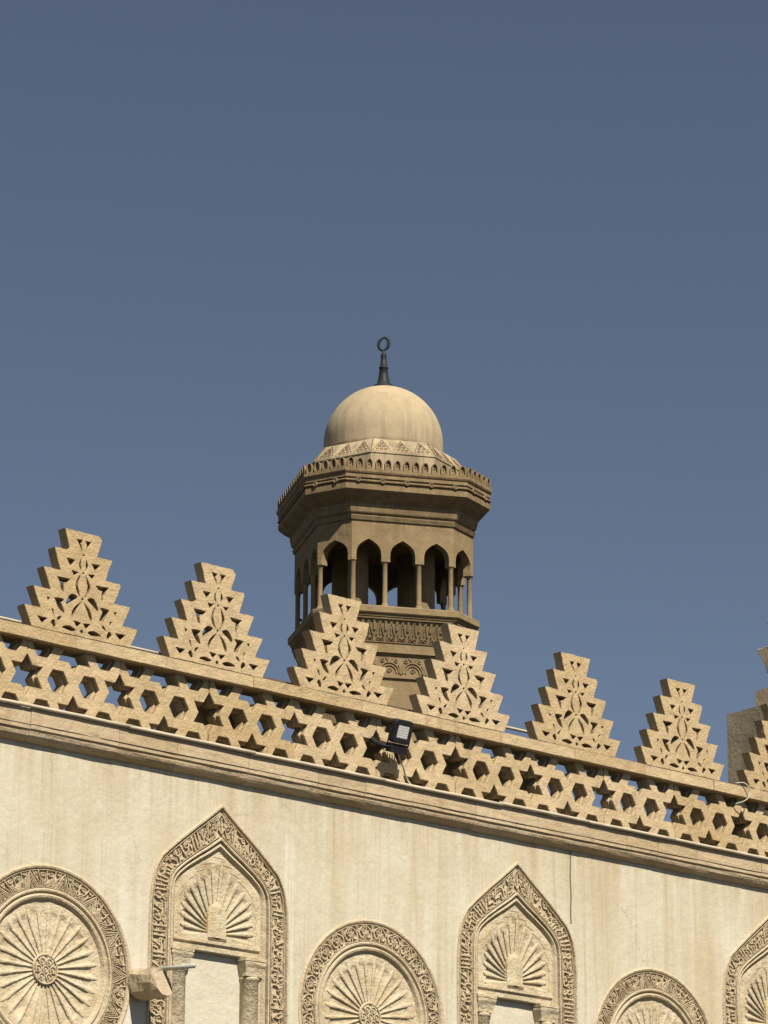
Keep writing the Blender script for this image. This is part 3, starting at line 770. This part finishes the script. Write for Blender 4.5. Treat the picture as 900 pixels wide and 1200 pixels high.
# carved lancets on the corbel frieze and arabesque on the panel band
def face_frame(rad, i):
    """side i of the chamfered square: start, unit along, length, outward normal"""
    a = Vector(pt(rad, CORN[i], 0)); b = Vector(pt(rad, CORN[(i+1) % 8], 0)); d = b-a; L = d.length; d.normalize()
    n = Vector((d.y, -d.x, 0));  n = n if n.dot((a+b)/2) > 0 else -n
    return a, d, L, n
def ribbon3(mb, pts, wd, place, h):
    t = MB(); t.ribbon(pts, wd, 0.0, -h); 
    mb.add([place(x, -y, z) for x, y, z in t.v], t.f)
for i in range(8):
    a0, d, L0, n = face_frame(2.27, i); a1, _, L1, _ = face_frame(2.50, i)
    L = L1
    nn = max(2, round(L/.30)); fm = MB()
    mid0 = a0+d*(L0/2); mid1 = a1+d*(L1/2)
    def place(x, h, z):
        t = (z-24.52)/.64; m_ = mid0+(mid1-mid0)*t; wf = (L0+(L1-L0)*t)/L1
        v = m_ + d*((x-L/2)*wf) + n*(h+.004); return (v.x, v.y, z)
    u = L/nn
    for k in range(nn):
        xc = u*(k+.5)
        ribbon3(fm, [(xc-u*.34,24.72),(xc-u*.2,24.86),(xc,25.08)], .045, place, .02); ribbon3(fm, [(xc+u*.34,24.72),(xc+u*.2,24.86),(xc,25.08)], .045, place, .02)
        ribbon3(fm, [(xc,24.74),(xc,24.95)], .04, place, .015)
        ribbon3(fm, [(xc-u*.5,24.84),(xc-u*.5,25.10)], .075, place, .02)
        ribbon3(fm, spiral(xc-u*.2,24.62,.06,1.1,0,1,8), .028, place, .025); ribbon3(fm, spiral(xc+u*.2,24.62,.06,1.1,math.pi,-1,8), .028, place, .025)
    ribbon3(fm, [(0.05,25.12),(L-.05,25.12)], .045, place, .04); ribbon3(fm, [(0.05,24.55),(L-.05,24.55)], .04, place, .035)
    fm.build('carved_lancets', 'minaret', mina, kind='stuff')
    a0, d, L0, n = face_frame(2.24, i); am = MB()
    def place2(x, h, z):
        v = a0 + d*x + n*(h+.003); return (v.x, v.y, z)
    nn = max(1, round(L0/.62)); u = L0/nn
    for k in range(nn):
        xc = u*(k+.5)
        for rr in (.26, .19): ribbon3(am, [(xc+rr*u/.62*math.cos(math.pi*q/10), 23.78+rr*1.05*math.sin(math.pi*q/10)) for q in range(11)], .04, place2, .025)
        ribbon3(am, spiral(xc,23.84,.07,1.2,0,1,8), .03, place2, .022)
        for sg in (-1, 1):
            ribbon3(am, spiral(xc+sg*u*.30,24.10,.065,1.2,1.5,sg,8), .032, place2, .022)
            ribbon3(am, [(xc,24.05),(xc+sg*u*.08,24.12),(xc+sg*u*.16,24.18)], .035, place2, .022)
            ribbon3(am, [(xc+sg*u*.48,23.75),(xc+sg*u*.46,23.9),(xc+sg*u*.40,24.0)], .035, place2, .022)
        ribbon3(am, [(xc,24.04),(xc,24.19)], .04, place2, .022)
    am.build('carved_panel', 'minaret', mina, kind='stuff')
# lantern arcade: each side a slab cut by its arches, on columns
ZI, ZT, ZA = 26.63, 27.74, 27.215
def arch(xc, hw):
    p = [(hw,ZI),(hw,ZI+.17),(hw*.965,ZI+.27),(hw*.86,ZI+.365),(hw*.66,ZI+.445),(hw*.36,ZI+.52),(0,ZA)]
    return [(xc-a, z) for a, z in p] + [(xc+a, z) for a, z in p[:-1][::-1]]
colpts = set()
for i in range(8):
    a, d, L, n = face_frame(2.45, i)
    nb = 3 if L > 1.6 else 1; u = L/nb; pier = .115
    out = [(0.0, ZT)]
    out.append((0.0, ZI))
    for k in range(nb): out += arch(u*(k+.5), u/2-pier)
    out += [(L, ZI), (L, ZT)]
    me = plate('arcade_side', [out], 0.0, .20, 0.0)
    vs = []
    for v in me.vertices:
        x, y, z = v.co
        t = y/.2; sh = y*math.tan(R(180*(1-2/8))/2-math.pi/4)*0.0
        xx = x + (L/2-x)*y*0.32/ (L/2) * 1.0     # mitre the ends towards the middle
        q = a + d*xx - n*y; v.co = (q.x, q.y, z)
    fix_normals(me)
    link('arcade_side', me, 'minaret', mina)
    for k in range(nb+1):
        q = a + d*(u*k) - n*.10
        if k == 0: 
            cdir = a.normalized(); q = a - cdir*.10
        if k == nb: continue
        colpts.add((round(q.x, 3), round(q.y, 3)))
cm = MB(); cm.lathe_z([(.10,25.43),(.10,25.50),(.082,25.52),(.066,25.56),(.064,26.54),(.074,26.56),(.078,26.60),(.105,26.632)], 14, cap=(False, False))
cme = cm.mesh('column', True)
for i, (cx, cy) in enumerate(sorted(colpts)): link('column', cme, 'minaret', mina, loc=(cx, cy, 0))
# inner piers that carry the dome, ceiling
for k, aa in enumerate((FN-45, FN+45, FN+135, FN+225)):
    mb = MB(); 
    c0 = Vector(pt(1.25, aa, 0))
    mb.lathe_z([(.27,25.43),(.27,27.70)], 12, c0.x, c0.y); mb.build('inner_pier', 'minaret', mina)
loft('ceiling', [(2.40,27.70),(0.05,27.71)], oc)
# cornice
loft('cornice', [(2.44,27.69),(2.49,27.695),(2.53,27.79),(2.49,27.80),(2.49,27.845),(2.535,27.875),(2.55,27.90),(2.60,28.10),(2.58,28.13),(2.61,28.16),(2.68,28.20),(2.77,28.26),(2.86,28.34),(2.925,28.395)], oc)
loft('cornice_band', [(2.925,28.395),(2.928,28.535),(2.89,28.54),(2.89,28.70),(2.93,28.705),(2.93,28.80),(2.96,28.82),(2.98,28.86),(2.98,28.925),(2.95,28.935),(2.0,28.94)], oc)
sc = MB(); rosettes = []
for i in range(8):
    a, d, L, n = face_frame(2.935, i)
    for zz in (28.62,):
        pts = [a-n*.015 + Vector((0,0,zz)), a+d*L-n*.015+Vector((0,0,zz))]
        sc.tube([tuple(p) for p in pts], .034, 8)
    nr = 5 if L > 2 else 2
    for k in range(nr): rosettes.append((a+d*(L*(k+.5)/nr)+n*.012, n))
sc.build('cord_moulding', 'minaret', mina)
rm = MB(); rm.lathe_y([(.075,.02),(.072,-.012),(.055,-.028),(.045,-.024),(.034,-.008),(.022,-.008),(.018,-.02)], 14, cap=(True, True)); rme = rm.mesh('rosette')
for q, n in rosettes:
    link('rosette', rme, 'minaret', mina, loc=(q.x, q.y, 28.62), rot=(0, 0, math.atan2(n.x, -n.y)))
# cresting
def leaf_loop(w_, h, off=0): 
    p = [(w_/2,0),(w_/2,h*.55),(w_*.44,h*.72),(w_*.28,h*.9),(0,h)]
    return p + [(-a, b) for a, b in p[:-1][::-1]]
lm1 = plate('cresting_leaf', [leaf_loop(.185, .30), [(a*.62, .05+b*.72) for a, b in leaf_loop(.185, .30)]], -.055, .012, .006)
lm2 = plate('cresting_leaf_b', [leaf_loop(.18, .29)], .002, .035)
knob = MB(); knob.lathe_y([(.02,.004),(.018,-.02),(.008,-.024)], 8, 0, .16, (False, True)); kb = knob.mesh('k')
lme = join_meshes('cresting_leaf', [lm1, lm2, kb])
for i in range(8):
    a, d, L, n = face_frame(2.93, i)
    nl = 13 if L > 2 else 5; u = L/nl
    for k in range(nl):
        q = a + d*(u*(k+.5)) - n*.03
        link('cresting_leaf', lme, 'minaret', mina, loc=(q.x, q.y, 28.93), rot=(0, 0, math.atan2(n.x, -n.y)))
# drum, carved skirt and dome
loft('drum', [(2.22,28.93),(2.22,29.53)], ro, 'dome')
loft('skirt', [(2.22,29.53),(2.24,29.535),(2.24,29.56),(1.86,30.02),(1.82,30.04),(1.40,30.06)], ro, 'dome')
for k in range(8):
    b0 = Vector(pt(2.22, -8.3+45*k, 29.56)); b1 = Vector(pt(2.22, -8.3+45*(k+1), 29.56)); t0 = Vector(pt(1.87, -8.3+45*k, 30.0)); t1 = Vector(pt(1.87, -8.3+45*(k+1), 30.0))
    nrm = (b1-b0).cross(t0-b0).normalized(); 
    if nrm.dot(Vector((b0.x, b0.y, 0))) < 0: nrm = -nrm
    sm = MB()
    def sp(u, v, h): q = (b0+(b1-b0)*u)*(1-v) + (t0+(t1-t0)*u)*v + nrm*(h+.003); return tuple(q)
    def strip(pts, wd, h=.03):
        t = MB(); t.ribbon([(u*1.6, v*.55) for u, v in pts], wd, 0, -h); sm.add([sp(x/1.6, z/.55, -y) for x, y, z in t.v], t.f)
    for q in range(3):
        u0 = q/3
        strip([(u0+.01,.03),(u0+.166,.95)], .024, .016); strip([(u0+.323,.03),(u0+.166,.95)], .024, .016); strip([(u0+.03,.05),(u0+.30,.05)], .022, .016)
        for (cu, cv2) in ((u0+.10,.22),(u0+.166,.22),(u0+.235,.22),(u0+.13,.45),(u0+.20,.45),(u0+.166,.66)):
            strip([(cu+.026*math.cos(j), cv2+.07*math.sin(j)) for j in (0.3, 1.5, 2.8, 4.0, 5.2, 6.4)], .018, .022)
    strip([(0.003,0.0),(0.003,1.0)], .03, .03)
    sm.build('carved_skirt_panel', 'minaret', mina, kind='stuff')
ZD, RD = 30.47, 1.57
dm = MB(); pr = [(RD-.01,29.95),(RD,30.2)] + [(RD*math.cos(R(q)), ZD+RD*1.0*math.sin(R(q))) for q in range(0, 90, 4)] + [(.02, ZD+RD)]
dm.lathe_z(pr, 96); dm.build('dome', 'dome', mina, True)
fn_ = MB(); z0 = ZD+RD
fn_.lathe_z([(.30,z0-.06),(.315,z0+.02),(.29,z0+.06),(.20,z0+.10),(.165,z0+.18),(.13,z0+.36),(.105,z0+.54),(.125,z0+.56),(.125,z0+.60),(.095,z0+.62),(.075,z0+.86),(.08,z0+.92),(.075,z0+.97),(.05,z0+1.0),(.045,z0+1.08)], 20)
fin = fn_.build('finial', 'bronze', mina, True)
cr = MB(); zc = z0+1.26
cp = []; cw = []
for j in range(29):
    a = R(-90+14) + (2*math.pi-R(28))*j/28 if False else 2*math.pi*j/28 - math.pi/2
    cp.append((TR.x*.135*math.cos(a), TR.y*.135*math.cos(a), zc+.175*math.sin(a)+.03*math.cos(a))); cw.append(.028+.016*abs(math.cos(a)))
cr.tube(cp, cw, 8); c_ = cr.build('crescent', 'bronze', fin, True)
# railing bars on the far side of the lantern
rl = MB()
for (i, k) in ((4, 0), (4, 1), (4, 2), (5, 0), (3, 0)):
    a, d, L, n = face_frame(2.35, i); nb = 3 if L > 1.6 else 1; u = L/nb
    p0 = a+d*(u*k+.08); p1 = a+d*(u*(k+1)-.08)
    for za, zb in ((25.55,25.95),(25.95,25.55),(25.95,25.95)):
        rl.tube([(p0.x,p0.y,za),(p1.x,p1.y,zb)], .018, 6)
rl.build('railing', 'bronze', mina)

# ------------------------------------------------------------------ roof things seen over the coping
pipe_run('roof_pipe', 'paint', -4.0, 1.30, .40, .142, .014, 'pale slim roof pipe behind the merlons above the medallion beside the spout', 'pipe')
pipe_run('roof_batten', 'wood', 1.6, 4.3, .42, .125, .030, 'dark timber batten lying behind the merlons in front of the minaret', 'batten')
pipe_run('roof_pipe', 'paint', 4.4, 6.6, .42, .195, .015, 'pale slim roof pipe behind the merlons just past the floodlight and minaret', 'pipe')

# ------------------------------------------------------------------ stone spout with its pipe
sp = empty('stone_spout', (.72, YW, 6.30))
tag(sp, 'broken stone rainwater spout jutting from the wall between medallion and niche', 'spout')
rg = random.Random(9); mb = MB(); rings = []
for i in range(9):
    t = i/8; y = YW+.03-.37*t; s = 1-.08*t
    ring = []
    for j in range(12):
        a = 2*math.pi*j/12; ex = .105*s; ez = .135*s
        ca, sa = math.cos(a), math.sin(a)
        k = (abs(ca)**2.4+abs(sa)**2.4)**(-1/2.4)
        e = 1+noise.noise(Vector((j*.9, t*4, 2)))*.12; e *= .86 if i == 8 else 1
        ring.append((.735+ca*k*ex*e, y + (.05*sa if i == 8 else 0), 6.375+sa*k*ez*e-.035*t))
    rings.append(ring)
mb.rings(rings, True, (True, True)); b_ = mb.build('spout_body', 'spout'); P(b_, sp)
mb = MB(); mb.tube([(.775,YW-.16,6.478),(.785,YW-.40,6.465),(.795,YW-.66,6.45)], .020, 10); P(mb.build('pipe', 'rod', None, True), sp)

# ------------------------------------------------------------------ floodlight
FL = Vector((3.425, -.15, Z0-.262))
fl = empty('floodlight', tuple(FL)); tag(fl, 'black square floodlight on a short arm fixed to the pierced parapet', 'floodlight')
fl.rotation_euler = (R(20), R(2), R(-6))
def rrect(w_, h, r, n=4):
    out = []
    for (sx, sz, a0) in ((1,1,0),(-1,1,90),(-1,-1,180),(1,-1,270)):
        for q in range(n+1):
            a = R(a0+90*q/n); out.append((sx*(w_/2-r)+r*math.cos(a), sz*(h/2-r)+r*math.sin(a)))
    return out
link('housing', plate('housing', [rrect(.19,.215,.03)], -.03, .025, .008), 'housing', fl)
link('front_rim', plate('front_rim', [rrect(.18,.205,.026), rrect(.118,.118,.008)], -.040, -.0305, .002), 'housing', fl)
lp = link('light_panel', plate('light_panel', [rrect(.115,.115,.006)], -.036, -.031), 'led', fl)
lc = plate('led_cell', [rrect(.017,.017,.003, 2)], -.039, -.0355)
for i in range(5):
    for j in range(5): link('light_cell', lc, 'ledcell', lp, loc=(-.044+i*.022, 0, -.044+j*.022))
for q in range(6):
    mb = MB(); mb.box(-.08+q*.028,-.072+q*.028,.02,.05,-.10,.10); mb.build('cooling_fin', 'housing', fl)
mb = MB(); mb.box(-.088,.088,-.03,.045,-.195,-.112); mb.build('driver_box', 'housing', fl)
mb = MB(); mb.tube([(-.08,.01,-.15),(-.13,.03,-.152),(-.165,.09,-.145),(-.175,.25,-.10)], .022, 8); mb.build('arm', 'housing', fl)
mb = MB(); mb.tube(smooth_line([(3.46,-.08,Z0-.41),(3.50,-.05,Z0-.478),(3.56,-.03,Z0-.535),(3.61,.0,Z0-.59),(3.66,.02,Z0-.64),(3.70,.0,Z0-.695)], 4), .009, 6); cb = mb.build('cable', 'cable', fl, True)
cb.matrix_parent_inverse = (Matrix.Translation(FL) @ fl.rotation_euler.to_matrix().to_4x4()).inverted()
mb = MB(); mb.tube([(-.112,.0,-.12),(-.112,.0,.02)], .008, 6); mb.tube([(.112,.0,-.12),(.112,.0,.02)], .008, 6); mb.box(-.112,.112,-.006,.012,-.128,-.114); mb.build('yoke', 'housing', fl)

# cable loop over the coping near the broken pier
mb = MB(); mb.tube(smooth_line([(7.98,.02,Z0+.015),(8.06,-.03,Z0+.02),(8.12,-.05,Z0-.06),(8.06,-.04,Z0-.15),(7.98,.03,Z0-.19)], 5), .0055, 6)
tag(mb.build('cable', 'cable', None, True), 'pale loose cable looped over the coping beside the weathered merlon', 'cable')

# ------------------------------------------------------------------ taller pier and merlon behind the wall's far end
pr_ = empty('stone_pier', (11.0, 3.0, Z0-1.0)); tag(pr_, 'weathered brown stone pier with a taller merlon standing behind the parapet end', 'pier')

def rough_block(x0, x1, y0, y1, z0, z1, seed, top=.03):
    mb = MB(); rings = []; n = 7
    for i in range(n+1):
        z = z0+(z1-z0)*i/n
        ring = []
        for (ax, ay) in [(x0+(x1-x0)*q/4, y0) for q in range(4)] + [(x1, y0+(y1-y0)*q/4) for q in range(4)] + [(x1-(x1-x0)*q/4, y1) for q in range(4)] + [(x0, y1-(y1-y0)*q/4) for q in range(4)]:
            v = noise.noise_vector(Vector((ax*3+seed, ay*3, z*3)))*.012
            ring.append((ax+v.x, ay+v.y, z+(v.z*2 + noise.noise(Vector((ax*5, ay*5, seed)))*top if i == n else 0)))
        rings.append(ring)
    mb.rings(rings, True, (True, True)); return mb
P(rough_block(9.5, 10.3, .75, 1.5, Z0-1.0, Z0+1.25, 1).build('pier_wall', 'pier'), pr_)
P(rough_block(9.78, 10.6, .6, 1.33, Z0-1.0, Z0+1.52, 4).build('upper_block', 'pier'), pr_)
P(rough_block(10.1, 10.8, .1, 1.25, Z0-1.0, Z0+1.88, 6).build('upper_block', 'pier'), pr_)
tm = merlon_mesh(77, 2.5, .14)
to = link('merlon', tm, 'pier', loc=(10.3, .82, Z0+1.88), rot=(0, 0, R(-90))); to.scale = (1.6, 1.6, 1.6); P(to, pr_)
